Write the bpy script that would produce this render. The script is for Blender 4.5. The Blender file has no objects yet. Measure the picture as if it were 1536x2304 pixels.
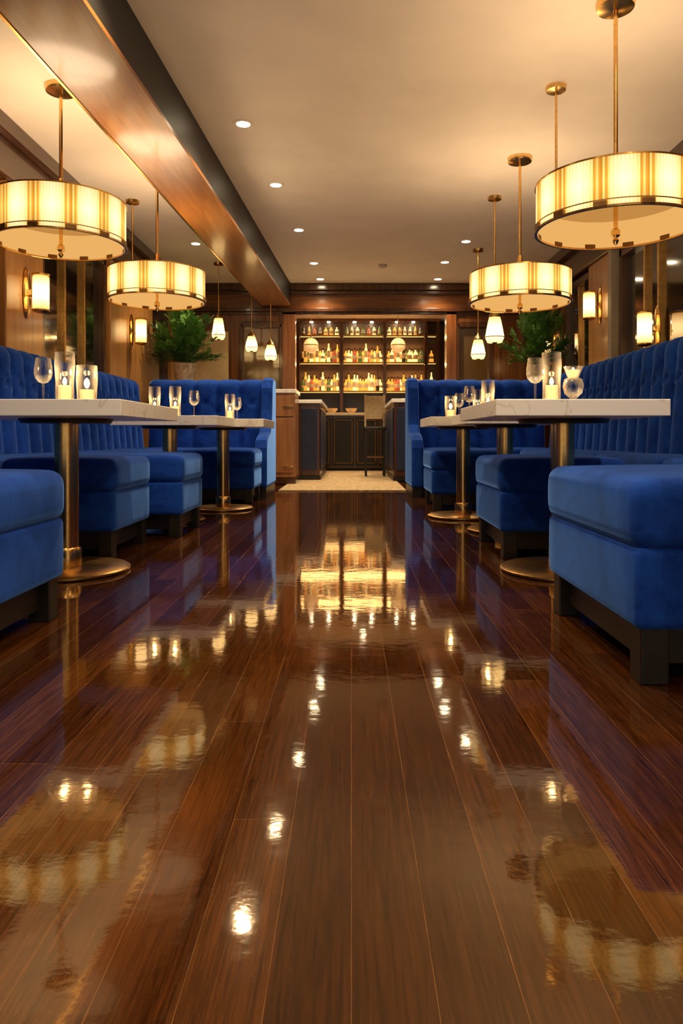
import bpy, bmesh, math, random
from mathutils import Vector, Matrix
random.seed(7)
COL = bpy.context.scene.collection
PI = math.pi
bpy.context.scene.view_settings.view_transform = 'Standard'

# ---------------------------------------------------------------- materials
def new_mat(name):
    m = bpy.data.materials.new(name); m.use_nodes = True
    nt = m.node_tree
    return m, nt, nt.nodes["Principled BSDF"], nt.nodes["Material Output"]
def pmat(name, col, rough=0.5, metal=0.0, coat=0.0, sheen=0.0, emis=None, estr=0.0, spec=0.5, noise=0.0, nscale=20):
    m, nt, b, o = new_mat(name)
    b.inputs["Base Color"].default_value = (*col, 1)
    b.inputs["Roughness"].default_value = rough
    b.inputs["Metallic"].default_value = metal
    b.inputs["Coat Weight"].default_value = coat
    b.inputs["Coat Roughness"].default_value = 0.08
    b.inputs["Specular IOR Level"].default_value = spec
    if emis:
        b.inputs["Emission Color"].default_value = (*emis, 1)
        b.inputs["Emission Strength"].default_value = estr
    if noise:
        tc = nt.nodes.new("ShaderNodeTexCoord"); n = nt.nodes.new("ShaderNodeTexNoise")
        n.inputs["Scale"].default_value = nscale; n.inputs["Detail"].default_value = 5
        nt.links.new(tc.outputs["Object"], n.inputs["Vector"])
        r = nt.nodes.new("ShaderNodeValToRGB")
        r.color_ramp.elements[0].position = 0.3; r.color_ramp.elements[1].position = 0.7
        r.color_ramp.elements[0].color = (*[c*(1-noise) for c in col], 1)
        r.color_ramp.elements[1].color = (*[min(1, c*(1+noise)) for c in col], 1)
        nt.links.new(n.outputs["Fac"], r.inputs["Fac"])
        nt.links.new(r.outputs["Color"], b.inputs["Base Color"])
    return m
def wood(name, c1, c2, rough=0.25, axis=2, coat=0.5, scale=3.0):
    m, nt, b, o = new_mat(name)
    tc = nt.nodes.new("ShaderNodeTexCoord"); mp = nt.nodes.new("ShaderNodeMapping")
    s = [scale*7]*3; s[axis] = scale*0.5
    mp.inputs["Scale"].default_value = s
    n = nt.nodes.new("ShaderNodeTexNoise"); n.inputs["Scale"].default_value = 1.0
    n.inputs["Detail"].default_value = 6; n.inputs["Distortion"].default_value = 0.6
    r = nt.nodes.new("ShaderNodeValToRGB")
    r.color_ramp.elements[0].position = 0.32; r.color_ramp.elements[1].position = 0.72
    r.color_ramp.elements[0].color = (*c1, 1); r.color_ramp.elements[1].color = (*c2, 1)
    nt.links.new(tc.outputs["Object"], mp.inputs["Vector"]); nt.links.new(mp.outputs["Vector"], n.inputs["Vector"])
    nt.links.new(n.outputs["Fac"], r.inputs["Fac"]); nt.links.new(r.outputs["Color"], b.inputs["Base Color"])
    b.inputs["Roughness"].default_value = rough
    b.inputs["Coat Weight"].default_value = coat; b.inputs["Coat Roughness"].default_value = 0.12
    return m

M_wood = wood("walnut_panel", (0.11,0.034,0.008), (0.24,0.080,0.019))
M_woodx = wood("walnut_panel_long_x", (0.14,0.044,0.010), (0.27,0.095,0.022), axis=0)
M_woody = wood("walnut_panel_long_y", (0.25,0.090,0.020), (0.42,0.165,0.038), axis=1, rough=0.32, coat=0.4)
M_woodd = wood("dark_walnut", (0.040,0.013,0.004), (0.09,0.030,0.009))
M_gold_wood = wood("golden_oak", (0.36,0.16,0.042), (0.55,0.27,0.078), rough=0.35)
M_dark = pmat("charcoal_paint", (0.016,0.014,0.014), 0.5)
M_black = pmat("black_stained_wood", (0.010,0.007,0.005), 0.4, noise=0.4, nscale=30)
M_ceil = pmat("warm_plaster", (0.84,0.735,0.59), 0.9, noise=0.05, nscale=2.5)
M_cream = pmat("cream_paint", (0.75,0.6,0.35), 0.8, noise=0.05)
M_brass = pmat("brushed_brass", (0.80,0.50,0.17), 0.20, metal=1.0, noise=0.12, nscale=40)
M_brassd = pmat("aged_brass", (0.55,0.33,0.11), 0.30, metal=1.0, noise=0.2, nscale=30)
M_bronze = pmat("dark_bronze", (0.24,0.12,0.04), 0.4, metal=0.8, noise=0.2)

def velvet():
    m, nt, b, o = new_mat("blue_velvet")
    tc = nt.nodes.new("ShaderNodeTexCoord")
    n = nt.nodes.new("ShaderNodeTexNoise"); n.inputs["Scale"].default_value = 4.5; n.inputs["Detail"].default_value = 10
    n.inputs["Roughness"].default_value = 0.75; n.inputs["Distortion"].default_value = 0.7
    nt.links.new(tc.outputs["Object"], n.inputs["Vector"])
    r = nt.nodes.new("ShaderNodeValToRGB")
    r.color_ramp.elements[0].position = 0.36; r.color_ramp.elements[1].position = 0.68
    r.color_ramp.elements[0].color = (0.004,0.026,0.21,1); r.color_ramp.elements[1].color = (0.014,0.080,0.50,1)
    nt.links.new(n.outputs["Fac"], r.inputs["Fac"]); nt.links.new(r.outputs["Color"], b.inputs["Base Color"])
    b.inputs["Roughness"].default_value = 0.85
    b.inputs["Specular IOR Level"].default_value = 0.08
    b.inputs["Sheen Weight"].default_value = 1.0; b.inputs["Sheen Roughness"].default_value = 0.32
    b.inputs["Sheen Tint"].default_value = (0.16,0.38,1,1)
    f = nt.nodes.new("ShaderNodeTexNoise"); f.inputs["Scale"].default_value = 350
    nt.links.new(tc.outputs["Object"], f.inputs["Vector"])
    bp = nt.nodes.new("ShaderNodeBump"); bp.inputs["Strength"].default_value = 0.12; bp.inputs["Distance"].default_value = 0.002
    nt.links.new(f.outputs["Fac"], bp.inputs["Height"]); nt.links.new(bp.outputs["Normal"], b.inputs["Normal"])
    return m
M_velvet = velvet()

def marble():
    m, nt, b, o = new_mat("white_marble")
    tc = nt.nodes.new("ShaderNodeTexCoord")
    n = nt.nodes.new("ShaderNodeTexNoise"); n.inputs["Scale"].default_value = 4; n.inputs["Detail"].default_value = 8; n.inputs["Distortion"].default_value = 1.6
    nt.links.new(tc.outputs["Object"], n.inputs["Vector"])
    r = nt.nodes.new("ShaderNodeValToRGB"); e = r.color_ramp.elements
    e[0].position = 0.48; e[0].color = (0.95,0.94,0.92,1); e[1].position = 0.52; e[1].color = (0.95,0.94,0.92,1)
    x = e.new(0.5); x.color = (0.76,0.71,0.65,1)
    nt.links.new(n.outputs["Fac"], r.inputs["Fac"]); nt.links.new(r.outputs["Color"], b.inputs["Base Color"])
    b.inputs["Roughness"].default_value = 0.25
    return m
M_marble = marble()

def floor_mat():
    m, nt, b, o = new_mat("polished_plank_floor")
    L = nt.links.new
    PW=0.092
    tc = nt.nodes.new("ShaderNodeTexCoord")
    sp = nt.nodes.new("ShaderNodeSeparateXYZ"); L(tc.outputs["Object"], sp.inputs[0])
    # per-plank random shift: joints and grain never line up between rows
    wn = nt.nodes.new("ShaderNodeTexWhiteNoise"); wn.noise_dimensions='1D'
    fl = nt.nodes.new("ShaderNodeMath"); fl.operation='DIVIDE'; L(sp.outputs["X"], fl.inputs[0]); fl.inputs[1].default_value=PW
    f2 = nt.nodes.new("ShaderNodeMath"); f2.operation='FLOOR'; L(fl.outputs[0], f2.inputs[0]); L(f2.outputs[0], wn.inputs["W"])
    mm = nt.nodes.new("ShaderNodeMath"); mm.operation='MULTIPLY_ADD'; L(wn.outputs["Value"], mm.inputs[0]); mm.inputs[1].default_value=9.0; L(sp.outputs["Y"], mm.inputs[2])
    cb = nt.nodes.new("ShaderNodeCombineXYZ"); L(mm.outputs[0], cb.inputs["X"]); L(sp.outputs["X"], cb.inputs["Y"])
    br = nt.nodes.new("ShaderNodeTexBrick")
    br.inputs["Scale"].default_value = 1.0; br.inputs["Brick Width"].default_value = 1.8
    br.inputs["Row Height"].default_value = PW; br.inputs["Mortar Size"].default_value = 0.0008
    br.inputs["Mortar Smooth"].default_value = 0.4; br.inputs["Bias"].default_value = 0.0
    br.offset = 0.0; br.offset_frequency = 2
    br.inputs["Color1"].default_value = (0.026,0.0080,0.0022,1)
    br.inputs["Color2"].default_value = (0.060,0.0200,0.0046,1)
    br.inputs["Mortar"].default_value = (0.13,0.062,0.022,1)
    L(cb.outputs[0], br.inputs["Vector"])
    c2 = nt.nodes.new("ShaderNodeCombineXYZ"); L(sp.outputs["X"], c2.inputs["X"]); L(mm.outputs[0], c2.inputs["Y"])
    mp = nt.nodes.new("ShaderNodeMapping"); mp.inputs["Scale"].default_value = (180,6,1)
    L(c2.outputs[0], mp.inputs["Vector"])
    n = nt.nodes.new("ShaderNodeTexNoise"); n.inputs["Scale"].default_value = 1.0; n.inputs["Detail"].default_value = 8; n.inputs["Distortion"].default_value = 1.0
    n.inputs["Roughness"].default_value = 0.7
    L(mp.outputs[0], n.inputs["Vector"])
    r = nt.nodes.new("ShaderNodeValToRGB"); r.color_ramp.elements[0].position = 0.34; r.color_ramp.elements[1].position = 0.68
    r.color_ramp.elements[0].color = (0.35,0.30,0.25,1); r.color_ramp.elements[1].color = (1.9,1.8,1.6,1)
    L(n.outputs["Fac"], r.inputs["Fac"])
    mx = nt.nodes.new("ShaderNodeMix"); mx.data_type = 'RGBA'; mx.blend_type = 'MULTIPLY'; mx.inputs[0].default_value = 1.0
    L(br.outputs["Color"], mx.inputs[6]); L(r.outputs["Color"], mx.inputs[7])
    L(mx.outputs[2], b.inputs["Base Color"])
    b.inputs["Roughness"].default_value = 0.055
    b.inputs["IOR"].default_value = 1.72
    b.inputs["Specular Tint"].default_value = (1,.80,.52,1)
    # shallow lacquer ripple
    mw = nt.nodes.new("ShaderNodeMapping"); mw.inputs["Scale"].default_value=(14,20,1); L(tc.outputs["Object"], mw.inputs["Vector"])
    w = nt.nodes.new("ShaderNodeTexNoise"); w.inputs["Scale"].default_value = 1; w.inputs["Detail"].default_value = 4
    L(mw.outputs[0], w.inputs["Vector"])
    b1 = nt.nodes.new("ShaderNodeBump"); b1.inputs["Strength"].default_value = 0.030; b1.inputs["Distance"].default_value = 0.01
    L(w.outputs["Fac"], b1.inputs["Height"])
    b2 = nt.nodes.new("ShaderNodeBump"); b2.invert = True; b2.inputs["Strength"].default_value = 0.5; b2.inputs["Distance"].default_value = 0.001
    L(br.outputs["Fac"], b2.inputs["Height"]); L(b1.outputs["Normal"], b2.inputs["Normal"])
    L(b2.outputs["Normal"], b.inputs["Normal"])
    return m
M_floor = floor_mat()
M_carpet = pmat("beige_carpet", (0.36,0.26,0.14), 0.95, noise=0.4, nscale=22)
M_winglass = pmat("dark_window_glass", (0.012,0.009,0.006), 0.05, spec=0.9, coat=1.0)
M_smoke = pmat("amber_smoked_glass", (0.12,0.065,0.024), 0.08, spec=0.8, coat=1.0)

def glass_mat():
    m, nt, b, o = new_mat("clear_glass")
    nt.nodes.remove(b); L=nt.links.new
    t = nt.nodes.new("ShaderNodeBsdfTransparent"); t.inputs[0].default_value=(.97,.97,.96,1)
    g = nt.nodes.new("ShaderNodeBsdfGlossy"); g.inputs["Roughness"].default_value = 0.05
    d = nt.nodes.new("ShaderNodeBsdfTranslucent"); d.inputs[0].default_value=(1,.92,.8,1)
    f = nt.nodes.new("ShaderNodeLayerWeight"); f.inputs["Blend"].default_value = 0.40
    m1 = nt.nodes.new("ShaderNodeMixShader"); L(f.outputs["Facing"], m1.inputs[0]); L(t.outputs[0], m1.inputs[1]); L(g.outputs[0], m1.inputs[2])
    fm = nt.nodes.new("ShaderNodeMath"); fm.operation='MULTIPLY'; L(f.outputs["Facing"],fm.inputs[0]); fm.inputs[1].default_value=.35
    m2 = nt.nodes.new("ShaderNodeMixShader"); L(fm.outputs[0], m2.inputs[0]); L(m1.outputs[0], m2.inputs[1]); L(d.outputs[0], m2.inputs[2])
    L(m2.outputs[0], o.inputs[0])
    return m
M_glass = glass_mat()
def emat(name, col, s):
    m, nt, b, o = new_mat(name); nt.nodes.remove(b)
    e = nt.nodes.new("ShaderNodeEmission"); e.inputs[0].default_value = (*col,1); e.inputs[1].default_value = s
    nt.links.new(e.outputs[0], o.inputs[0]); return m
def grad_emat(name, c_mid, c_edge, s_mid, s_edge, half, zc=0.0):
    """lamp glass: hotter around the bulb height, deeper amber at the ends"""
    m, nt, b, o = new_mat(name); nt.nodes.remove(b); L=nt.links.new
    tc=nt.nodes.new("ShaderNodeTexCoord"); sp=nt.nodes.new("ShaderNodeSeparateXYZ"); L(tc.outputs["Object"],sp.inputs[0])
    a=nt.nodes.new("ShaderNodeMath"); a.operation='SUBTRACT'; L(sp.outputs["Z"],a.inputs[0]); a.inputs[1].default_value=zc
    c=nt.nodes.new("ShaderNodeMath"); c.operation='ABSOLUTE'; L(a.outputs[0],c.inputs[0])
    d=nt.nodes.new("ShaderNodeMath"); d.operation='DIVIDE'; L(c.outputs[0],d.inputs[0]); d.inputs[1].default_value=half; d.use_clamp=True
    r=nt.nodes.new("ShaderNodeValToRGB"); e=r.color_ramp.elements
    e[0].position=.2; e[0].color=(*[v*s_mid for v in c_mid],1); e[1].position=1.0; e[1].color=(*[v*s_edge for v in c_edge],1)
    L(d.outputs[0],r.inputs[0])
    em=nt.nodes.new("ShaderNodeEmission"); L(r.outputs[0],em.inputs[0]); em.inputs[1].default_value=1.0; L(em.outputs[0],o.inputs[0])
    return m
M_flame = emat("candle_flame", (1,0.62,0.22), 14)
M_wax = pmat("glowing_wax", (0.8,0.6,0.35), 0.6, emis=(1,0.58,0.20), estr=1.3)
M_lens = emat("downlight_lens", (1,0.80,0.50), 60)
M_sconce = grad_emat("sconce_glass", (1,.64,.26),(1,.42,.09), 4.5,1.6,.125)
M_globe = pmat("globe_glass", (.7,.5,.28), .3, emis=(1,.50,.16), estr=.6, noise=.05)
M_strip = emat("shelf_light", (1,0.50,0.14), 3)
M_diff = emat("lamp_diffuser", (1,0.46,0.11), 0.55)

def shade_mat(outer=True):
    m, nt, b, o = new_mat("pleated_drum_shade" if outer else "shade_lining"); nt.nodes.remove(b)
    L = nt.links.new
    if not outer:
        em = nt.nodes.new("ShaderNodeEmission"); em.inputs[0].default_value=(1,.52,.15,1); em.inputs[1].default_value=.85
        L(em.outputs[0], o.inputs[0]); return m
    tc = nt.nodes.new("ShaderNodeTexCoord"); sp = nt.nodes.new("ShaderNodeSeparateXYZ"); L(tc.outputs["Object"], sp.inputs[0])
    def math_(op, a, bb=None):
        n = nt.nodes.new("ShaderNodeMath"); n.operation = op
        for i, v in enumerate((a, bb)):
            if v is None: continue
            if isinstance(v, (int, float)): n.inputs[i].default_value = v
            else: L(v, n.inputs[i])
        return n.outputs[0]
    ang = math_('ARCTAN2', sp.outputs["Y"], sp.outputs["X"])
    t = math_('FRACT', math_('MULTIPLY', math_('ADD', ang, 4*PI), 12/(2*PI)))
    d = math_('ABSOLUTE', math_('SUBTRACT', t, 0.5))
    rp = nt.nodes.new("ShaderNodeValToRGB"); e = rp.color_ramp.elements
    e[0].position = 0.0; e[0].color = (1.0,0.74,0.36,1)
    e[1].position = 0.5; e[1].color = (0.48,0.18,0.018,1)
    for p_,c_ in ((0.20,(1.0,0.68,0.28,1)),(0.325,(0.92,0.54,0.16,1)),(0.345,(0.58,0.24,0.026,1)),(0.40,(0.60,0.26,0.03,1)),(0.415,(0.85,0.46,0.12,1)),(0.45,(0.85,0.46,0.12,1)),(0.462,(0.52,0.21,0.02,1))):
        x = e.new(p_); x.color = c_
    L(d, rp.inputs[0])
    pl = math_('FRACT', math_('MULTIPLY', math_('ADD', ang, 10.0), 144/(2*PI)))
    pl = math_('ADD', math_('MULTIPLY', math_('ABSOLUTE', math_('SUBTRACT', pl, 0.5)), 0.6), 0.70)
    hot = math_('SUBTRACT', 1.15, math_('MULTIPLY', math_('ABSOLUTE', sp.outputs["Z"]), 4.2))
    st = math_('MULTIPLY', math_('MULTIPLY', pl, hot), 2.25)
    em = nt.nodes.new("ShaderNodeEmission"); L(rp.outputs[0], em.inputs[0]); L(st, em.inputs[1]); L(em.outputs[0], o.inputs[0])
    return m
M_shade = shade_mat(True); M_liner = shade_mat(False)

# ---------------------------------------------------------------- mesh helpers
def obj_from(name, verts, faces, mat, parent=None, loc=(0,0,0), rot=(0,0,0), smooth=False, fmats=None, mats=None):
    me = bpy.data.meshes.new(name); me.from_pydata([tuple(v) for v in verts], [], faces); me.update()
    if mats:
        for mm in mats: me.materials.append(mm)
        if fmats:
            for p, i in zip(me.polygons, fmats): p.material_index = i
    elif mat: me.materials.append(mat)
    if smooth:
        for p in me.polygons: p.use_smooth = True
    ob = bpy.data.objects.new(name, me); ob.location = loc; ob.rotation_euler = rot
    COL.objects.link(ob)
    if parent: ob.parent = parent
    return ob
def boxes(name, lst, mat, parent=None, loc=(0,0,0), bevel=0):
    V=[];F=[]
    for (x0,x1,y0,y1,z0,z1) in lst:
        o=len(V)
        V += [(x0,y0,z0),(x1,y0,z0),(x1,y1,z0),(x0,y1,z0),(x0,y0,z1),(x1,y0,z1),(x1,y1,z1),(x0,y1,z1)]
        F += [tuple(i+o for i in f) for f in [(3,2,1,0),(4,5,6,7),(0,1,5,4),(1,2,6,5),(2,3,7,6),(3,0,4,7)]]
    ob = obj_from(name, V, F, mat, parent, loc)
    if bevel:
        md = ob.modifiers.new("b", 'BEVEL'); md.width = bevel; md.segments = 2
    return ob
def box(name, x0, x1, y0, y1, z0, z1, mat, parent=None, bevel=0.0, loc=(0,0,0)):
    return boxes(name, [(x0,x1,y0,y1,z0,z1)], mat, parent, loc, bevel)
def lathe(name, prof, mat, parent=None, loc=(0,0,0), seg=32, smooth=True, mats=None, pm=None, sx=1, sy=1, rot=(0,0,0)):
    V=[];F=[];fm=[]
    n=len(prof)
    for (r,z) in prof:
        for k in range(seg):
            a=2*PI*k/seg; V.append((r*math.cos(a)*sx, r*math.sin(a)*sy, z))
    for i in range(n-1):
        for k in range(seg):
            k2=(k+1)%seg
            F.append((i*seg+k, i*seg+k2, (i+1)*seg+k2, (i+1)*seg+k)); fm.append(pm[i] if pm else 0)
    if prof[0][0]>1e-5 and prof[0] != prof[-1]:
        F.append(tuple(range(seg-1,-1,-1))); fm.append(pm[0] if pm else 0)
    if prof[-1][0]>1e-5 and prof[0] != prof[-1]:
        F.append(tuple((n-1)*seg+k for k in range(seg))); fm.append(pm[-1] if pm else 0)
    ob = obj_from(name, V, F, mat, parent, loc, rot, False, fm if mats else None, mats)
    if smooth:
        for p in ob.data.polygons:
            if len(p.vertices)==4: p.use_smooth=True
        md=ob.modifiers.new("s",'EDGE_SPLIT'); md.split_angle=math.radians(40)
    return ob
def tube_open(name, r, z0, z1, mat, parent, loc=(0,0,0), seg=96, inward=False):
    V=[];F=[]
    for z in (z0,z1):
        for k in range(seg):
            a=2*PI*k/seg; V.append((r*math.cos(a), r*math.sin(a), z))
    for k in range(seg):
        k2=(k+1)%seg
        f=(k,k2,seg+k2,seg+k); F.append(f[::-1] if inward else f)
    return obj_from(name,V,F,mat,parent,loc,smooth=True)
def ring(name, R, r, z, mat, parent, seg=96, h=None, loc=(0,0,0)):
    h = h or r
    return lathe(name, [(R-r,z-h),(R+r,z-h),(R+r,z+h),(R-r,z+h),(R-r,z-h)], mat, parent, loc, seg)
def tag(e,label,cat,group=None):
    e["label"]=label; e["category"]=cat
    if group: e["group"]=group
def empty(name, loc, label, cat, group=None, rot=(0,0,0)):
    e = bpy.data.objects.new(name, None); e.empty_display_size=0.1; e.location = loc; e.rotation_euler=rot
    COL.objects.link(e); tag(e,label,cat,group); return e
def struct(o): o["kind"]="structure"; return o
def dup(root, loc, label=None):
    def rec(o, par):
        c=o.copy(); COL.objects.link(c)
        if par: c.parent=par
        for ch in list(o.children): rec(ch,c)
        return c
    r=rec(root,None); r.location=loc
    if label: r["label"]=label
    return r
def lamp(name, kind, energy, col, loc, parent=None, rot=(0,0,0), size=.1, sy=None, spot=None):
    li=bpy.data.lights.new(name,kind); li.energy=energy; li.color=col
    if kind=='AREA':
        if sy: li.shape='RECTANGLE'; li.size=size; li.size_y=sy
        else: li.shape='DISK'; li.size=size
    else: li.shadow_soft_size=size
    if spot: li.spot_size=math.radians(spot); li.spot_blend=.9
    lo=bpy.data.objects.new(name,li); lo.location=loc; lo.rotation_euler=rot; COL.objects.link(lo)
    if parent: lo.parent=parent
    return lo

def rbox(name, w, d, h, r, mat, parent=None, loc=(0,0,0), puff=0.0, n=10, side=0.0):
    """rounded upholstered block, base at z=0, centred in x,y"""
    def ticks(a):
        t=[-a,-a+0.25*r,-a+0.55*r,-a+r]
        inner=a-r
        t+= [ -inner+2*inner*i/n for i in range(1,n)]
        t+= [a-r,a-0.55*r,a-0.25*r,a]
        return t
    T=[ticks(w/2),ticks(d/2),ticks(h/2)]
    A=(w/2,d/2,h/2)
    bm=bmesh.new()
    for ax in range(3):
        o=[i for i in range(3) if i!=ax]
        for sgn in (-1,1):
            P=T[o[0]];Q=T[o[1]]
            g=[]
            for p in P:
                row=[]
                for q in Q:
                    c=[0,0,0]; c[ax]=sgn*A[ax]; c[o[0]]=p; c[o[1]]=q
                    row.append(bm.verts.new(c))
                g.append(row)
            for i in range(len(P)-1):
                for j in range(len(Q)-1):
                    bm.faces.new((g[i][j],g[i+1][j],g[i+1][j+1],g[i][j+1]))
    bmesh.ops.remove_doubles(bm, verts=bm.verts, dist=1e-5)
    for v in bm.verts:
        q=Vector([max(-(A[i]-r),min(A[i]-r,v.co[i])) for i in range(3)])
        dd=v.co-q
        if dd.length>1e-7: v.co=q+dd.normalized()*r
        fx=1-(abs(v.co.x)/(w/2))**2; fy=1-(abs(v.co.y)/(d/2))**2; fz=1-(abs(v.co.z)/(h/2))**2
        if v.co.z>0: v.co.z+=puff*max(0,fx)**0.5*max(0,fy)**0.5*(v.co.z/(h/2))
        k=1+side*max(0,fz); v.co.x*=k; v.co.y*=k
        v.co.z+=h/2
    bmesh.ops.recalc_face_normals(bm, faces=bm.faces)
    me=bpy.data.meshes.new(name); bm.to_mesh(me); bm.free(); me.materials.append(mat)
    for p in me.polygons: p.use_smooth=True
    ob=bpy.data.objects.new(name,me); ob.location=loc; COL.objects.link(ob)
    if parent: ob.parent=parent
    return ob

# ================================================================= ROOM SHELL
H=2.8; XL=-2.5; XR=2.6; YN=-1.5; YB=10.2; YF=13.45
struct(box("floor", XL-.1, XR+.1, YN, YF+.1, -0.1, 0, M_floor))
struct(box("ceiling", XL-.1, XR+.1, YN, YF+.1, H, H+.1, M_ceil))
struct(box("wall_left", XL-.1, XL, YN, YB, 0, H, M_wood))
struct(box("wall_right", XR, XR+.1, YN, YB, 0, H, M_wood))
struct(box("wall_bar_left", -1.35, -1.25, YB+.12, YF, 0, H, M_wood))
struct(box("wall_bar_right", 1.85, 1.95, YB+.12, YF, 0, H, M_wood))
struct(box("wall_back", -1.35, 1.95, YF, YF+.1, 0, H, M_woodd))
struct(boxes("wall_partition_left", [(XL,-1.68,YB,YB+.12,0,2.42),(-1.68,-0.90,YB,YB+.12,0,1.25),(-1.68,-0.90,YB,YB+.12,2.25,2.42),(-0.98,-0.80,YB-.04,YB+.16,0,2.42),(-1.72,-1.60,YB-.02,YB+.12,0,2.42)], M_wood))
struct(boxes("wall_partition_right", [(2.06,XR,YB,YB+.12,0,2.42),(1.44,2.06,YB,YB+.12,0,1.25),(1.44,2.06,YB,YB+.12,2.25,2.42),(1.36,1.50,YB-.04,YB+.16,0,2.42),(2.02,2.12,YB-.02,YB+.12,0,2.42)], M_wood))
struct(box("wall_header", XL, XR, YB, YB+.14, 2.42, H, M_woodx))
struct(boxes("trim_1", [(XL,XR,YB-.10,YB,2.70,H),(XL,XR,YB-.06,YB,2.65,2.70),(XL,XR,YB-.07,YB,2.40,2.45),(XL,XR,YB-.04,YB,2.36,2.40)], M_woodd, bevel=0.006))
struct(box("trim_2", -2.42,-1.76, YB-.02, YB-.001, 1.15, 2.12, M_cream))
def win_front(n, x0,x1,z0,z1,y):
    g=struct(box("window_%d"%n, x0,x1,y+.04,y+.06,z0,z1,M_smoke))
    boxes("window_frame",[(x0-.03,x0+.03,y-.03,y+.04,z0,z1),(x1-.03,x1+.03,y-.03,y+.04,z0,z1),(x0,x1,y-.03,y+.04,z1-.05,z1+.03),(x0,x1,y-.03,y+.04,z0-.03,z0+.05)],M_woodd,g,bevel=.006)
win_front(1,-1.58,-1.0,1.27,2.23,YB)
win_front(2,1.52,2.0,1.27,2.23,YB)
struct(boxes("trim_3",[(XL,XL+.16,YN,YB-.1,2.68,H),(XL,XL+.10,YN,YB-.1,2.45,2.68),(XL,XL+.13,YN,YB-.1,2.40,2.45)],M_woodd,bevel=.008))
struct(boxes("trim_4",[(XR-.16,XR,YN,YB-.1,2.68,H),(XR-.10,XR,YN,YB-.1,2.45,2.68),(XR-.13,XR,YN,YB-.1,2.40,2.45)],M_woodd,bevel=.008))
pil_l=[(3.0,3.5),(4.95,5.55),(7.1,8.6),(9.5,10.1)]
pil_r=[(3.2,3.8),(6.85,7.5),(8.5,9.0),(9.6,10.1)]
for i,(a,b) in enumerate(pil_l): struct(box("trim_%d"%(5+i), XL,XL+.10,a,b,0,2.40,M_gold_wood if i else M_wood,bevel=.008))
for i,(a,b) in enumerate(pil_r): struct(box("trim_%d"%(9+i), XR-.10,XR,a,b,0,2.40,M_gold_wood if i else M_wood,bevel=.008))
struct(box("trim_13", XR-.13,XR,6.76,6.85,0,2.40,pmat("grey_stone",(0.33,0.28,0.22),.6,noise=.1)))
def win_side(n, xw, sgn, y0,y1, mull):
    x0,x1=sorted((xw,xw+sgn*.015))
    g=struct(box("window_%d"%n, x0,x1,y0,y1,0.9,2.36,M_winglass))
    f0,f1=sorted((xw,xw+sgn*.07))
    boxes("window_frame",[(f0,f1,y0,y0+.05,0.9,2.38),(f0,f1,y1-.05,y1,0.9,2.38),(f0,f1,y0,y1,0.88,0.95),(f0,f1,y0,y1,2.30,2.38)],M_woodd,g,bevel=.005)
    f0,f1=sorted((xw,xw+sgn*.05))
    for m in mull: box("brass_mullion",f0,f1,m-.015,m+.015,0.95,2.30,M_brassd,g,bevel=.003)
win_side(3,XL,1,3.55,4.90,[4.2])
win_side(4,XL,1,5.6,7.05,[6.1,6.55])
win_side(5,XL,1,8.65,9.45,[])
win_side(6,XR,-1,3.85,6.72,[4.8,5.35,5.92,6.2])
win_side(7,XR,-1,7.55,8.45,[8.0])
def beam_x(y): return -1.15+(y-3.05)*0.040
def skewbox(name, dx0,dx1,z0,z1,mat,y0=YN,y1=YB-.1):
    a,b=beam_x(y0),beam_x(y1)
    v=[(a+dx0,y0,z0),(a+dx1,y0,z0),(b+dx1,y1,z0),(b+dx0,y1,z0),(a+dx0,y0,z1),(a+dx1,y0,z1),(b+dx1,y1,z1),(b+dx0,y1,z1)]
    f=[(3,2,1,0),(4,5,6,7),(0,1,5,4),(1,2,6,5),(2,3,7,6),(3,0,4,7)]
    return struct(obj_from(name,v,f,mat))
skewbox("trim_14",-.40,0,2.50,H,M_dark)
skewbox("trim_15",-.40,.0,2.475,2.50,M_woody)
skewbox("trim_16",-.415,-.40,2.47,2.52,M_brass)

# ================================================================= CARPET
c=box("carpet_runner",-.82,.62,8.0,12.7,0.0,0.012,M_carpet,bevel=.004)
tag(c,"beige mottled carpet runner leading between the bar counters","carpet")

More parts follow.
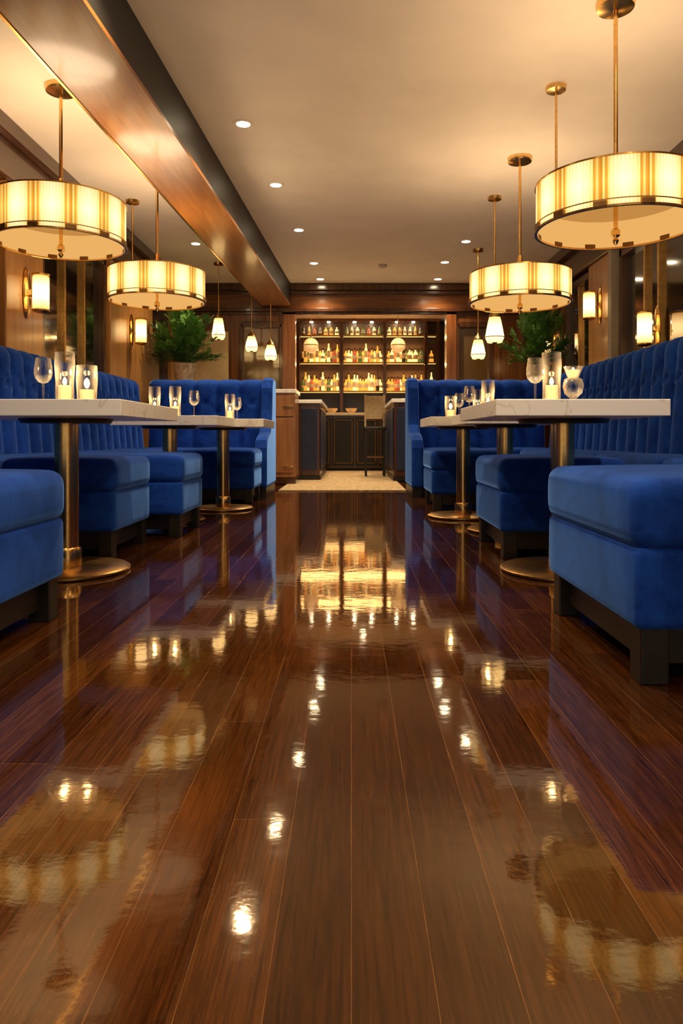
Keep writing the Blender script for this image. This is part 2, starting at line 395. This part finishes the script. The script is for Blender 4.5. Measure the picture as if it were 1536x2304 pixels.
# ================================================================= UPHOLSTERY
def tufted_back(name, L, H0, T, parent, loc, rotz, zbase, pitch=0.195, rec=0.06):
    nc=max(1,round(L/pitch)); p=L/nc; ns=10
    nx=nc*ns
    r=T/2
    prof=[]
    nf=30
    for i in range(nf+1):
        t=i/nf; z=zbase+(H0-r-zbase)*t
        prof.append((rec*(t), z, -1,0, t))
    cx=rec+r
    for i in range(1,9):
        a=PI-PI*i/8
        prof.append((cx+r*math.cos(a), H0-r+r*math.sin(a), math.cos(a), math.sin(a), 1.0+i/8))
    prof.append((cx+r, zbase,1,0,3))
    V=[];F=[]
    b0=zbase+(H0-zbase)*0.80; b1=zbase+(H0-zbase)*0.56
    for ix in range(nx+1):
        x=L*ix/nx; u=x/p
        for (y,z,ny,nz,t) in prof:
            w=1.0 if t<=1.0 else max(0,1-(t-1)*1.3)
            ch=abs(math.sin(PI*u))**0.5
            d=-0.045*(1-ch)
            # buttons: on the seams in the top row, mid-panel in the row beneath
            for b,off in ((b0,0.0),(b1,0.0),((b0+b1)/2,0.5)):
                du=((u+off)-round(u+off))*p; dz=z-b
                d-=0.032*math.exp(-(du*du+dz*dz)/(0.026**2))
            # diagonal tuck lines between buttons
            if b1-.02<z<b0+.02:
                f=(z-b1)/(b0-b1); f=abs(f*2-1)
                un=abs((u)-round(u))
                dd=(un-(1-f)*0.5)*p
                d-=0.014*math.exp(-(dd*dd)/(0.012**2))
            edge=min(x,L-x)
            if edge<0.02: d-=0.012*(1-edge/0.02)
            V.append((x, y+ny*d*w, z+nz*d*w))
    m=len(prof)
    for ix in range(nx):
        for j in range(m-1):
            a=ix*m+j; F.append((a,a+m,a+m+1,a+1))
    F.append(tuple(range(m))); F.append(tuple((nx*m+j) for j in range(m-1,-1,-1)))
    ob=obj_from(name,V,F,M_velvet,parent,loc,(0,0,rotz),smooth=True)
    ob.data.polygons[-1].use_smooth=False; ob.data.polygons[-2].use_smooth=False
    return ob

def banquette(side):
    if side<0:
        xb=-2.2; Ht=1.22; y0=1.7; y1=7.62; xs=-1.76
    else:
        xb=2.1; Ht=1.29; y0=1.7; y1=7.62; xs=1.66
    e=empty("banquette",(xb,y0,0),"long blue velvet banquette with channel-tufted back beside the panelled wall","banquette","blue velvet banquettes")
    if side<0: tufted_back("backrest",y1-y0+.03,Ht,0.19,e,(0,0,0),PI/2,0.42)
    else: tufted_back("backrest",y1-y0+.03,Ht,0.19,e,(0,y1-y0+.03,0),-PI/2,0.42)
    w=abs(xb-xs); n=5; seg=(7.05-y0)/n
    for i in range(n):
        rbox("seat_cushion",w,seg-.006,0.17,0.045,M_velvet,e,((xs-xb)/2 ,seg*(i+.5),0.32),puff=.012)
    if side<0: box("base",-.20,xs-xb-.05,0,7.05-y0,0,0.33,M_velvet,e,bevel=.02)
    else: box("base",xs-xb+.05,.20,0,7.05-y0,0,0.33,M_velvet,e,bevel=.02)
banquette(-1); banquette(1)

def corner_booth(side):
    if side<0: xo,xi,Ht=-2.2,-.84,1.25
    else: xo,xi,Ht=2.1,.60,1.25
    lo,hi=sorted((xo,xi)); wing=.12
    e=empty("booth_bench",((lo+hi)/2,7.65,0),"blue velvet booth return with tall rolled end panel and tufted back","banquette","booth returns")
    cx=(lo+hi)/2
    bl,bh=(lo,hi-wing) if side<0 else (lo+wing,hi)
    tufted_back("backrest",bh-bl,Ht-.01,0.2,e,(bl-cx,0,0),0,0.42,pitch=.24)
    sl,sh=(lo+.02,hi-wing) if side<0 else (lo+wing,hi-.02)
    n=2; sw=(sh-sl)/n
    for i in range(n):
        rbox("seat_cushion",sw-.006,.50,.17,.045,M_velvet,e,(sl+sw*(i+.5)-cx,-.27,.32),puff=.012)
    box("base",sl-cx,sh-cx,-.48,.18,.10,.33,M_velvet,e,bevel=.015)
    box("plinth",sl-cx,sh-cx,-.44,.2,0,.10,M_black,e)
    P=[(.30,.10),(.30,Ht),(.06,Ht),(-.02,Ht-.03),(-.07,Ht-.12),(-.10,.90),(-.15,.74),(-.26,.66),(-.46,.62),(-.54,.58),(-.58,.50),(-.58,.10)]
    x0,x1=(hi-wing-cx,hi-cx) if side<0 else (lo-cx,lo+wing-cx)
    V=[(x0,a,b) for a,b in P]+[(x1,a,b) for a,b in P]; n=len(P)
    F=[tuple(range(n)),tuple(range(2*n-1,n-1,-1))]+[(i,(i+1)%n,n+(i+1)%n,n+i)[::-1] for i in range(n)]
    ob=obj_from("end_panel",V,F,M_velvet,e)
    bm=bmesh.new(); bm.from_mesh(ob.data); bmesh.ops.recalc_face_normals(bm,faces=bm.faces); bm.to_mesh(ob.data); bm.free()
    md=ob.modifiers.new("b",'BEVEL'); md.width=.03; md.segments=4; md.limit_method='ANGLE'; md.angle_limit=math.radians(50)
    box("end_panel_foot",x0+.01,x1-.01,-.54,.26,0,.10,M_black,e)
corner_booth(-1); corner_booth(1)

# stools -------------------------------------------------------------
def stool(x0,x1,y0,y1,ht=.50,label="low blue velvet ottoman stool on dark block feet"):
    w,d=x1-x0,y1-y0
    e=empty("ottoman_stool",((x0+x1)/2,(y0+y1)/2,0),label,"stool","blue velvet ottomans")
    rbox("seat_cushion",w,d,ht-.33,.042,M_velvet,e,(0,0,.325),puff=.016,side=.010)
    rbox("upholstered_body",w-.01,d-.01,.20,.02,M_velvet,e,(0,0,.135),side=.004)
    for sx in (-1,1):
        for sy in (-1,1):
            box("leg",sx*(w/2-.055)-.035,sx*(w/2-.055)+.035,sy*(d/2-.055)-.035,sy*(d/2-.055)+.035,0,.15,M_black,e,bevel=.004)
    i=.05
    boxes("apron",[(-w/2+i,w/2-i,-d/2+i,-d/2+i+.03,.045,.145),(-w/2+i,w/2-i,d/2-i-.03,d/2-i,.045,.145),(-w/2+i,-w/2+i+.03,-d/2+i,d/2-i,.045,.145),(w/2-i-.03,w/2-i,-d/2+i,d/2-i,.045,.145)],M_black,e)
stool(-1.62,-.96,1.68,2.40,.495)
stool(-1.73,-1.16,3.49,4.12,.50)
stool(-1.66,-1.01,4.26,4.86,.50)
stool(-1.55,-.875,6.40,6.98,.50)
stool(.68,1.42,1.70,2.48,.505)
stool(.73,1.36,3.49,4.20,.50)
stool(.655,1.32,5.82,6.50,.50)

# tables -------------------------------------------------------------
def table(x0,x1,y0,y1,px,r=.26):
    cy=(y0+y1)/2
    e=empty("dining_table",(px,cy,0),"square white marble table on a brass column with round base","table","marble pedestal tables")
    box("tabletop",x0-px,x1-px,y0-cy,y1-cy,.685,.75,M_marble,e,bevel=.003)
    lathe("support_plate",[(.0,.665),(.19,.665),(.20,.68),(.20,.685),(0,.685)],M_black,e,seg=40)
    lathe("column",[(.052,.02),(.052,.67)],M_brass,e,seg=40)
    lathe("column_collar",[(.062,.022),(.064,.03),(.064,.10),(.058,.11),(.05,.11)],M_brass,e,seg=40)
    lathe("base",[(0,0),(r-.01,0),(r,.006),(r,.014),(r-.012,.022),(.07,.03),(0,.03)],M_brassd,e,seg=64)
table(-1.67,-.89,2.75,3.65,-1.28,.275)
table(-1.62,-.90,4.78,5.50,-1.31,.25)
table(-1.48,-.69,5.60,6.38,-1.08,.25)
table(.56,1.235,2.75,3.65,.95,.275)
table(.69,1.30,4.24,4.93,.99,.24)
table(.56,1.25,5.02,5.78,.85,.27)

# glassware ------------------------------------------------------------
CF=(1,.62,.26)
def wine_glass():
    e=empty("wine_glass",(0,0,0),"clear stemmed wine glass standing on the marble table","wine glass","stemmed glasses")
    lathe("foot",[(0,0),(.032,0),(.033,.002),(.02,.005),(.006,.008)],M_glass,e,seg=28)
    lathe("stem",[(.004,.006),(.0035,.04),(.0045,.075)],M_glass,e,seg=12)
    lathe("bowl",[(.004,.075),(.018,.080),(.031,.096),(.036,.115),(.035,.140),(.029,.180),(.0270,.180),(.0325,.140),(.0335,.115),(.0285,.098),(.016,.084),(.001,.080)],M_glass,e,seg=32)
    return e
def candle_glass():
    e=empty("candle_holder",(0,0,0),"tall clear hurricane glass with lit pillar candle on the marble table","candle","table candles")
    lathe("glass_cylinder",[(0,0),(.036,0),(.037,.004),(.036,.08),(.041,.15),(.039,.205),(.0360,.205),(.0380,.15),(.0330,.08),(.0330,.006),(0,.006)],M_glass,e,seg=32)
    lathe("candle",[(0,.0065),(.026,.0065),(.026,.066),(.022,.069),(0,.067)],M_wax,e,seg=24)
    lathe("flame",[(0,.070),(.007,.075),(.009,.084),(.006,.096),(0,.104)],M_flame,e,seg=12)
    lamp("candle_light",'POINT',.5,CF,(0,0,.125),e,size=.012)
    return e
def tealight():
    e=empty("tealight_holder",(0,0,0),"round footed glass votive with glowing tea light on the marble table","candle","small votives")
    lathe("glass_bowl",[(0,0),(.03,0),(.031,.004),(.012,.012),(.036,.035),(.043,.065),(.036,.092),(.022,.10),(.040,.145),(.0385,.145),(.020,.10),(.034,.09),(.041,.065),(.034,.036),(.0,.016)],M_glass,e,seg=32)
    lathe("tea_candle",[(0,.100),(.018,.100),(.030,.130),(0,.130)],M_wax,e,seg=20)
    lathe("flame",[(0,.131),(.004,.133),(.005,.137),(.0,.143)],M_flame,e,seg=12)
    return e
wg=wine_glass(); cg=candle_glass(); tl=tealight()
TT=.75
wg.location=(-1.277,2.95,TT); cg.location=(-1.196,2.97,TT); tl.location=(.92,2.95,TT)
for p in [(.762,2.95),(-1.10,4.98),(-.935,5.82),(.755,4.55),(.80,5.28),(1.0,5.3)]: dup(wg,(*p,TT))
for p in [(.836,2.97),(-1.368,4.95),(-1.22,4.93),(-.99,5.80),(.85,4.42),(.90,4.70),(.93,5.22)]: dup(cg,(*p,TT))
def tumbler_candle():
    e=empty("votive_glass",(0,0,0),"clear tumbler with bright lit candle inside on the marble table","candle","tumbler votives")
    lathe("tumbler",[(0,0),(.034,0),(.038,.004),(.043,.09),(.041,.15),(.0385,.15),(.0405,.09),(.036,.006),(0,.006)],M_glass,e,seg=32)
    lathe("candle",[(0,.0065),(.029,.0065),(.029,.05),(0,.052)],M_wax,e,seg=24)
    lathe("flame",[(0,.1-.045),(.008,.062),(.012,.075),(.009,.090),(0,.100)],M_flame,e,seg=12)
    lamp("candle_light",'POINT',.5,CF,(0,0,.125),e,size=.012)
    return e
tc_=tumbler_candle(); tc_.location=(-1.10,2.96,TT)
dup(tc_,(.715,5.12,TT))

# ================================================================= PENDANTS
WARM=(1,.72,.45)
def drum(loc_x, loc_y, ztop, zbot):
    e=empty("drum_pendant",(loc_x,loc_y,H),"large pleated cream drum pendant with brass rims and rod","pendant lamp","drum pendants")
    R=.39; zc=(ztop+zbot)/2-H; hh=(ztop-zbot)/2
    lathe("canopy",[(0,-.045),(.03,-.045),(.09,-.035),(.095,-.02),(.095,0),(0,0)],M_brass,e,seg=40)
    lathe("rod",[(.011,zbot-H-.03),(.011,-.04)],M_brass,e,seg=16)
    lathe("rod_coupling",[(.011,zc+hh+.03),(.024,zc+hh+.04),(.024,zc+hh+.09),(.018,zc+hh+.10),(.018,zc+hh+.14),(.011,zc+hh+.15)],M_brass,e,seg=20)
    tube_open("shade",R,-hh,hh,M_shade,e,(0,0,zc),seg=144)
    tube_open("shade_lining",R-.006,-hh,hh,M_liner,e,(0,0,zc),inward=True)
    ring("top_rim",R,.006,zc+hh,M_brass,e,h=.004)
    ring("bottom_rim",R,.007,zc-hh,M_brass,e,h=.005)
    ring("lower_band",R+.002,.002,zc-hh+.032,M_brassd,e,h=.0025)
    lathe("diffuser",[(0,zc+.02),(.34,zc+.02),(.34,zc+.026),(0,zc+.026)],M_diff,e,seg=48)
    for k in range(12):
        a=2*PI*k/12
        cl=box("clip",-.010,.012,-.030,.030,-.012,.016,M_bronze,e,bevel=.003)
        cl.location=((R+.002)*math.cos(a),(R+.002)*math.sin(a),zc-hh+.010); cl.rotation_euler=(0,0,a)
    for k in range(3):
        a=2*PI*k/3+.3
        sp=box("spoke",0.01,R-.01,-.005,.005,-.005,.005,M_brassd,e); sp.location=(0,0,zc+hh-.01); sp.rotation_euler=(0,0,a)
    lathe("finial",[(0,zc-hh-.085),(.010,zc-hh-.075),(.016,zc-hh-.06),(.010,zc-hh-.045),(.022,zc-hh-.035),(.022,zc-hh-.01),(.011,zc-hh)],M_brass,e,seg=20)
    lamp("uplight",'AREA',12,WARM,(0,0,zc+.035),e,(PI,0,0),.66)
    return e
d1=drum(1.334,3.59,1.885,1.655)
dup(d1,(1.325,5.59,H))
d2=drum(-1.82,4.46,2.075,1.81)
d3=drum(-1.61,5.9,1.975,1.73)
dup(d1,(1.34,1.2,H))  # extra pendant out of view, added to light the near ottomans

def lantern(zb,x,y,hh=.25,label="small tapered glass lantern pendant on thin brass rod"):
    e=empty("lantern_pendant",(x,y,H),label,"pendant lamp","small lantern pendants")
    b=zb-H
    lathe("canopy",[(0,-.03),(.06,-.025),(.065,0),(0,0)],M_brass,e,seg=32)
    lathe("rod",[(.008,b+hh+.04),(.008,-.02)],M_brass,e,seg=12)
    lathe("cap",[(.050,b+hh-.02),(.055,b+hh-.01),(.040,b+hh+.02),(.016,b+hh+.04),(.008,b+hh+.07)],M_brassd,e,seg=24)
    mt=grad_emat("lantern_glass",(1,.64,.24),(1,.36,.07),4.5,1.2,hh*.6,b+hh*.40)
    lathe("glass_shade",[(0,b+.0),(.066,b+.0),(.074,b+.02),(.084,b+.042),(.086,b+.052),(.083,b+.065),(.072,b+.13),(.058,b+hh-.05),(.048,b+hh-.01),(0,b+hh-.01)],mt,e,seg=28)
    ring("shade_band",.085,.004,b+.048,M_brassd,e,seg=28)
    lathe("bottom_finial",[(0,b-.012),(.014,b-.01),(.03,b),(0,b+.002)],M_brassd,e,seg=16)
lantern(1.47,1.31,6.5)
lantern(1.52,1.48,8.3,.24)
lantern(1.95,1.284,4.46)
lantern(1.83,-2.03,6.6,.22)
lantern(1.84,-1.67,8.95,.28)
lantern(1.78,-1.36,9.7,.22)
lantern(1.66,-1.10,9.7,.22)

def globe(x,y,z):
    e=empty("globe_pendant",(x,y,H),"frosted globe pendant hanging over the bar counter","pendant lamp","bar globes")
    R=.125
    prof=[(max(0,R*math.sin(PI*i/16)) ,z-H-R*math.cos(PI*i/16)) for i in range(17)]
    prof[0]=(0,prof[0][1]); prof[-1]=(0,prof[-1][1])
    lathe("globe",prof,M_globe,e,seg=32)
    lathe("rod",[(.008,z-H+R),(.008,-.01)],M_brassd,e,seg=12)
    lathe("canopy",[(0,-.02),(.06,-.02),(.06,0),(0,0)],M_brassd,e,seg=24)
    lathe("equator_band",[(R+.001,z-H-.006),(R+.004,z-H-.006),(R+.004,z-H+.006),(R+.001,z-H+.006),(R+.001,z-H-.006)],M_brassd,e,seg=32)
globe(-.68,12.0,2.16); globe(.79,12.0,2.16)

# sconces --------------------------------------------------------------
def sconce(x,y,z,sgn):
    e=empty("wall_sconce",(x,y,z),"brass wall sconce with glowing cylindrical glass shade on pilaster","wall lamp","pilaster sconces",rot=(0,0,0 if sgn>0 else PI))
    lathe("backplate",[(0,0),(.055,0),(.06,.006),(.05,.016),(0,.018)],M_brass,e,seg=32,sx=3.2,sy=1,rot=(0,PI/2,0))
    lathe("arm",[(.009,0),(.009,.075)],M_brass,e,loc=(0.01,0,-.02),rot=(0,PI/2,0),seg=12)
    lathe("glass_shade",[(0,-.125),(.050,-.125),(.058,-.115),(.058,.115),(.050,.125),(0,.125)],M_sconce,e,loc=(.11,0,0),seg=32)
    lathe("top_cap",[(.052,.124),(.063,.126),(.063,.137),(.02,.15),(0,.15)],M_brassd,e,loc=(.11,0,0),seg=32)
    lathe("bottom_cap",[(0,-.15),(.02,-.15),(.063,-.137),(.063,-.126),(.052,-.124)],M_brassd,e,loc=(.11,0,0),seg=32)
sconce(XL+.10,5.25,1.67,1); sconce(XL+.10,7.75,1.76,1)
sconce(XR-.10,7.15,1.93,-1); sconce(XR-.10,3.5,1.8,-1); sconce(XL+.10,3.25,1.7,1)
sconce(XR-.10,8.75,1.75,-1); sconce(XR-.05,5.92,1.51,-1)  # the one on the mullion stands in for a lamp reflection in the window

# downlights -----------------------------------------------------------
def downlight_proto():
    e=empty("downlight",(0,0,H),"round recessed ceiling downlight with glowing lens","ceiling light","recessed downlights")
    lathe("trim_ring",[(.048,-.001),(.048,-.006),(.070,-.004),(.072,0),(.048,0),(.048,-.001)],M_ceil,e,seg=40)
    lathe("lens",[(0,-.005),(.047,-.005),(.047,-.001),(0,-.001)],M_lens,e,seg=32)
    lamp("spot_light",'SPOT',120,(1,.74,.44),(0,0,-.012),e,size=.04,spot=130)
    return e
dl=downlight_proto(); dl.location=(-.756,4.98,H)
for p in [(-.655,6.18),(-.555,7.52),(-.47,8.95),(-.43,9.85),(1.284,7.96),(1.17,8.9),(1.2,9.85),(-1.76,8.05),
          (-.85,3.15),(1.3,2.75),(.2,2.0),(-.85,1.2),(1.2,1.0),(0.2,-.4),(-.5,11.4),(.9,11.4),(.2,12.2)]:  # out-of-view copies nearest the camera are added to light the foreground
    dup(dl,(*p,H))
sd=lathe("smoke_detector",[(0,-.035),(.04,-.033),(.055,-.02),(.058,0),(0,0)],pmat("off_white_plastic",(.5,.42,.32),.6,noise=.05),loc=(.40,9.05,H),seg=32)
tag(sd,"small round off-white smoke detector on the ceiling","smoke detector")

# ================================================================= PLANTS
M_leaf=pmat("fern_leaf",(0.075,0.19,0.030),0.45,noise=0.6,nscale=9)
M_pot=pmat("stone_pot",(0.55,0.43,0.29),0.7,noise=0.35,nscale=25)
def plant(x,y,zb,R,HH,label,seed):
    rnd=random.Random(seed)
    e=empty("potted_fern",(x,y,zb),label,"potted plant","bushy ferns")
    lathe("pot",[(0,0),(.10,0),(.115,.01),(.135,.20),(.14,.22),(.125,.22),(.12,.19),(0,.19)],M_pot,e,seg=32)
    V=[];F=[]
    def frond(p0,dirv,length,n,leaf):
        pts=[]; p=Vector(p0); d=Vector(dirv).normalized()
        for k in range(n+1):
            pts.append(p.copy()); p=p+d*(length/n); d=(d+Vector((rnd.uniform(-.05,.05),rnd.uniform(-.05,.05),-.03))).normalized()
        for k in range(1,n):
            tg=(pts[k+1]-pts[k-1]).normalized()
            s0=tg.cross(Vector((0,0,1)))
            if s0.length<.1: s0=Vector((1,0,0))
            s0.normalize(); ln=leaf*(1-.55*k/n)
            for s in (-1,1):
                dd=(s0*s+tg*.75+Vector((0,0,rnd.uniform(-.4,.5)))).normalized(); wv=tg*.011
                o=len(V); V.extend([pts[k]-wv*.3,pts[k]+dd*ln*.5+wv,pts[k]+dd*ln,pts[k]+dd*ln*.5-wv]); F.append((o,o+1,o+2,o+3))
            o=len(V); V.extend([pts[k]-s0*.003,pts[k]+s0*.003,pts[k+1]+s0*.003,pts[k+1]-s0*.003]); F.append((o,o+1,o+2,o+3))
        return pts
    for i in range(64):
        a=rnd.uniform(0,2*PI); el=rnd.uniform(.22,1.5); s=rnd.uniform(.75,1.1)
        dv=Vector((math.cos(a)*math.cos(el)*R,math.sin(a)*math.cos(el)*R,math.sin(el)*HH))
        pts=frond((0,0,.20),dv,dv.length*s,12,.07)
        for k in (4,6,8,9,10,11):
            for q in range(2):
                sdv=((pts[k]-pts[k-1]).normalized()+Vector((rnd.uniform(-1,1),rnd.uniform(-1,1),rnd.uniform(-.4,.8)))*.8)
                frond(pts[k],sdv,rnd.uniform(.10,.18),7,.05)
    lim=(XL+.12-x if x<0 else -9, 9 if x<0 else XR-.12-x)
    V=[Vector((max(lim[0],min(lim[1],v.x)),v.y,v.z)) for v in V]
    obj_from("foliage",V,F,M_leaf,e)
    e2=empty("plant_stand",(x,y,0),"dark walnut pedestal stand holding a potted fern","plant stand","plant stands")
    box("pedestal",-.15,.15,-.15,.15,0,zb-.03,M_woodd,e2,bevel=.005)
    box("pedestal_top",-.18,.18,-.18,.18,zb-.03,zb,M_woodd,e2,bevel=.005)
plant(-1.97,8.45,1.26,.40,.66,"bushy green fern in a stone-textured pot behind the booth",3)
plant(2.24,8.45,1.24,.42,.68,"bushy green fern behind the booth near the pilaster",5)

# ================================================================= SERVICE STATION & BAR
e=empty("service_cabinet",(-.86,9.3,0.0122),"walnut service cabinet with marble top and brass pulls","cabinet")
M_cab=wood("honey_walnut",(0.24,0.095,0.026),(0.40,0.18,0.055),rough=.35)
box("body",-.14,.14,-.2,.45,.08,1.16,M_cab,e,bevel=.006)
box("plinth",-.15,.15,-.21,.45,0,.08,M_woodd,e)
box("worktop",-.16,.16,-.22,.46,1.16,1.21,M_marble,e,bevel=.005)
for z0,z1 in ((.86,1.12),(.14,.84)):
    dd=box("drawer" if z0>.5 else "door",-.12,.12,-.215,-.2,z0,z1,M_cab,e,bevel=.005)
    hz=(z0+z1)/2 if z0>.5 else .22
    box("handle",-.02,.12,-.24,-.23,hz-.01,hz+.008,M_brass,dd,bevel=.003)
M_navy=pmat("navy_leather_panel",(0.008,0.016,0.055),0.5,noise=.3)
def bar_counter(x0,x1,y0,y1):
    e=empty("bar_counter",((x0+x1)/2,(y0+y1)/2,0.0122),"dark walnut bar counter with navy padded panels and marble top","bar counter","side bar counters")
    w=(x1-x0)/2; d=(y1-y0)/2
    box("body",-w,w,-d,d,.06,1.07,M_woodd,e,bevel=.006)
    box("plinth",-w-.01,w+.01,-d-.01,d,0,.06,M_black,e)
    box("worktop",-w-.03,w+.03,-d-.03,d,1.07,1.12,M_marble,e,bevel=.005)
    box("front_panel",-w+.04,w-.04,-d-.012,-d,.14,1.0,M_navy,e,bevel=.005)
    s=1 if x0<0 else -1
    n=3
    for k in range(n):
        ya=-d+.08+(2*d-.1)*k/n; yb=-d+(2*d-.1)*(k+1)/n
        xa,xb=sorted((s*w,s*(w+.012)))
        box("side_panel",xa,xb,ya,yb,.14,1.0,M_navy,e,bevel=.005)
bar_counter(-.74,-.44,9.95,12.2)
bar_counter(.58,.95,9.7,12.2)

e=empty("bar_stool",(.365,11.0,0.0122),"dark wood bar stool with woven beige back","bar stool")
box("seat",-.17,.17,-.17,.17,.70,.76,M_black,e,bevel=.02)
for sx in (-1,1):
    for sy in (-1,1): box("leg",sx*.14-.016,sx*.14+.016,sy*.14-.016,sy*.14+.016,0.0,.70,M_black,e)
boxes("backrest",[(-.14,.14,.13,.16,.88,1.24),(-.16,-.13,.12,.17,.76,1.26),(.13,.16,.12,.17,.76,1.26)],pmat("woven_cane",(.5,.36,.2),.7,noise=.4,nscale=60),e,bevel=.004)
for yy in (-.14,.14): box("footrest",-.13,.13,yy-.01,yy+.01,.28,.30,M_bronze,e)

e=empty("back_bar_cabinet",(.25,12.95,0),"low dark back-bar cabinet with brass-framed doors","cabinet")
box("body",-1.45,1.5,-.2,.16,.06,1.0,M_woodd,e)
box("plinth",-1.45,1.5,-.17,.16,0,.06,M_black,e)
box("worktop",-1.47,1.52,-.24,.16,1.0,1.05,pmat("beige_stone",(.55,.42,.26),.3,noise=.15),e,bevel=.004)
for k in range(7):
    xa=-1.42+k*.415
    dd=box("door",xa,xa+.39,-.22,-.2,.10,.96,M_black,e,bevel=.004)
    boxes("door_frame",[(xa+.03,xa+.042,-.228,-.22,.14,.92),(xa+.348,xa+.36,-.228,-.22,.14,.92),(xa+.03,xa+.36,-.228,-.22,.908,.92),(xa+.03,xa+.36,-.228,-.22,.14,.152)],M_bronze,dd)

# bottle shelves
e=empty("bottle_shelf",(0,13.27,0),"tall back-lit walnut and brass bottle shelving behind the bar","shelving")
SX0,SX1=-.98,1.60
box("back_panel",SX0,SX1,.13,.16,1.45,2.78,pmat("bronze_mirror_backing",(.17,.11,.075),.35,noise=.4,nscale=3),e)
box("lower_back_panel",SX0,SX1,.13,.16,1.05,1.45,pmat("midnight_blue_backing",(.02,.03,.07),.35,noise=.3,nscale=3),e)
for x in (SX0,-.18,.62,1.38,SX1): box("upright",x-.028,x+.028,-.14,.13,1.05,2.78,M_woodd,e,bevel=.003)
SZ=[1.47,2.00,2.50]
for z in SZ:
    for a,b in ((SX0,-.18),(-.18,.62),(.62,1.38),(1.38,SX1)):
        box("shelf",a+.028,b-.028,-.14,.13,z-.03,z,M_brassd,e)
        box("shelf_light",a+.04,b-.04,-.115,-.095,z-.036,z-.031,M_strip,e)
        if b-a>.5: lamp("shelf_lamp",'AREA',5.0 if z>1.5 else 2.0,(1,.55,.18),((a+b)/2,-.09,z-.04),e,(-.35,0,0),b-a-.1,.03)
box("cornice",SX0-.03,SX1+.03,-.15,.13,2.75,2.80,M_wood,e)
for a,b in ((SX0,-.18),(-.18,.62),(.62,1.38)):
    for t in (.3,.7):
        lathe("puck_light",[(0,2.738),(.03,2.738),(.03,2.75),(0,2.75)],M_lens,e,loc=(a+(b-a)*t,-.05,0),seg=20)

M_label=pmat("cream_label",(.75,.62,.4),.6,noise=.1)
def glow_bottle_mat(n,c,em): 
    return pmat(n,c,.12,spec=.7,coat=.5,emis=c,estr=em,noise=.2)  # emission in the bottle's own colour stands in for backlight through the glass
BM=[glow_bottle_mat("amber_spirit",(.88,.32,.04),1.2),glow_bottle_mat("green_glass",(.09,.16,.03),.4),glow_bottle_mat("pale_spirit",(1,.64,.24),1.4),
    glow_bottle_mat("red_liqueur",(.50,.08,.03),.5),glow_bottle_mat("dark_glass",(.04,.02,.01),.1)]
M_capd=pmat("bottle_cap",(.05,.03,.02),.4)
P1=[(0,0),(.036,0),(.038,.01),(.038,.06),(.038,.15),(.034,.18),(.015,.215),(.013,.27),(.0155,.272),(.0155,.30),(0,.30)]
P2=[(0,0),(.042,0),(.044,.01),(.044,.05),(.044,.12),(.040,.15),(.017,.175),(.014,.205),(.018,.207),(.018,.235),(0,.235)]
P3=[(0,0),(.033,0),(.035,.01),(.033,.08),(.034,.19),(.022,.23),(.013,.25),(.013,.31),(.015,.312),(.015,.335),(0,.335)]
P4=[(0,0),(.045,0),(.047,.03),(.047,.06),(.044,.10),(.035,.14),(.014,.16),(.013,.20),(.022,.205),(.022,.235),(0,.235)]
pm=[0,0,0,1,0,0,0,2,2,2]
kinds=[]
labs=["amber","green","pale gold","red","dark"]
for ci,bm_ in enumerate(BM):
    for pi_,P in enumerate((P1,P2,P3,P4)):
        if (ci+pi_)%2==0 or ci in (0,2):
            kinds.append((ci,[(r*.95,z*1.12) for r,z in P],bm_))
protos={}
def place_bottle(x,y,z,short=False):
    k=random.randrange(len(kinds)); ci,P,bm_=kinds[k]
    if short: P=[(r*.85,zz*(.19/P[-1][1])) for r,zz in P]; k=k+100
    if k not in protos:
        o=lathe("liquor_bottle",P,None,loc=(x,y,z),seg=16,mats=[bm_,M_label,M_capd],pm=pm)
        tag(o,("short %s glass bottle with label on the bar shelf" if short else "%s glass liquor bottle with cream label on the bar shelf")%labs[ci],"bottle","liquor bottles on the bar shelves")
        protos[k]=o
    else:
        o=protos[k].copy(); o.location=(x,y,z); COL.objects.link(o)
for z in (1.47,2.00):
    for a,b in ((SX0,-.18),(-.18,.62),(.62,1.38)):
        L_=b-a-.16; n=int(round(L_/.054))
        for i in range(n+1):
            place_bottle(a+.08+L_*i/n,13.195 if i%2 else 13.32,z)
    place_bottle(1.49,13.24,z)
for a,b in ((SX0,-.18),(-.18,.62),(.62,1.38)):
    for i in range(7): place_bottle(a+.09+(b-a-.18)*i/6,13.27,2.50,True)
M_bowl=pmat("glazed_bowl",(.8,.6,.32),.3,noise=.2)
bw=lathe("serving_bowl",[(0,0),(.04,0),(.08,.04),(.09,.07),(.083,.07),(.074,.045),(.035,.01),(0,.01)],M_bowl,loc=(-.7,12.88,1.05),seg=24)
tag(bw,"small glazed serving bowl on the back-bar worktop","bowl","bowls on the back bar")
for x in (-.35,.0,.32,.62,.95,1.25):
    c=bw.copy(); c.location=(x,12.88+random.uniform(-.03,.03),1.05); c.scale=(random.uniform(.7,1.2),)*3; COL.objects.link(c)

# ================================================================= WORLD & CAMERA
w=bpy.data.worlds.new("World"); bpy.context.scene.world=w; w.use_nodes=True
bg=w.node_tree.nodes["Background"]; bg.inputs[0].default_value=(1,.82,.62,1); bg.inputs[1].default_value=.50
cam=bpy.data.cameras.new("Camera"); co=bpy.data.objects.new("Camera",cam); COL.objects.link(co)
co.location=(0,0,.6); co.rotation_euler=(PI/2,0,0)
cam.lens=25; cam.sensor_width=36; cam.sensor_fit='AUTO'
cam.shift_x=-22/2304; cam.shift_y=-167/2304
cam.clip_start=.05
bpy.context.scene.camera=co
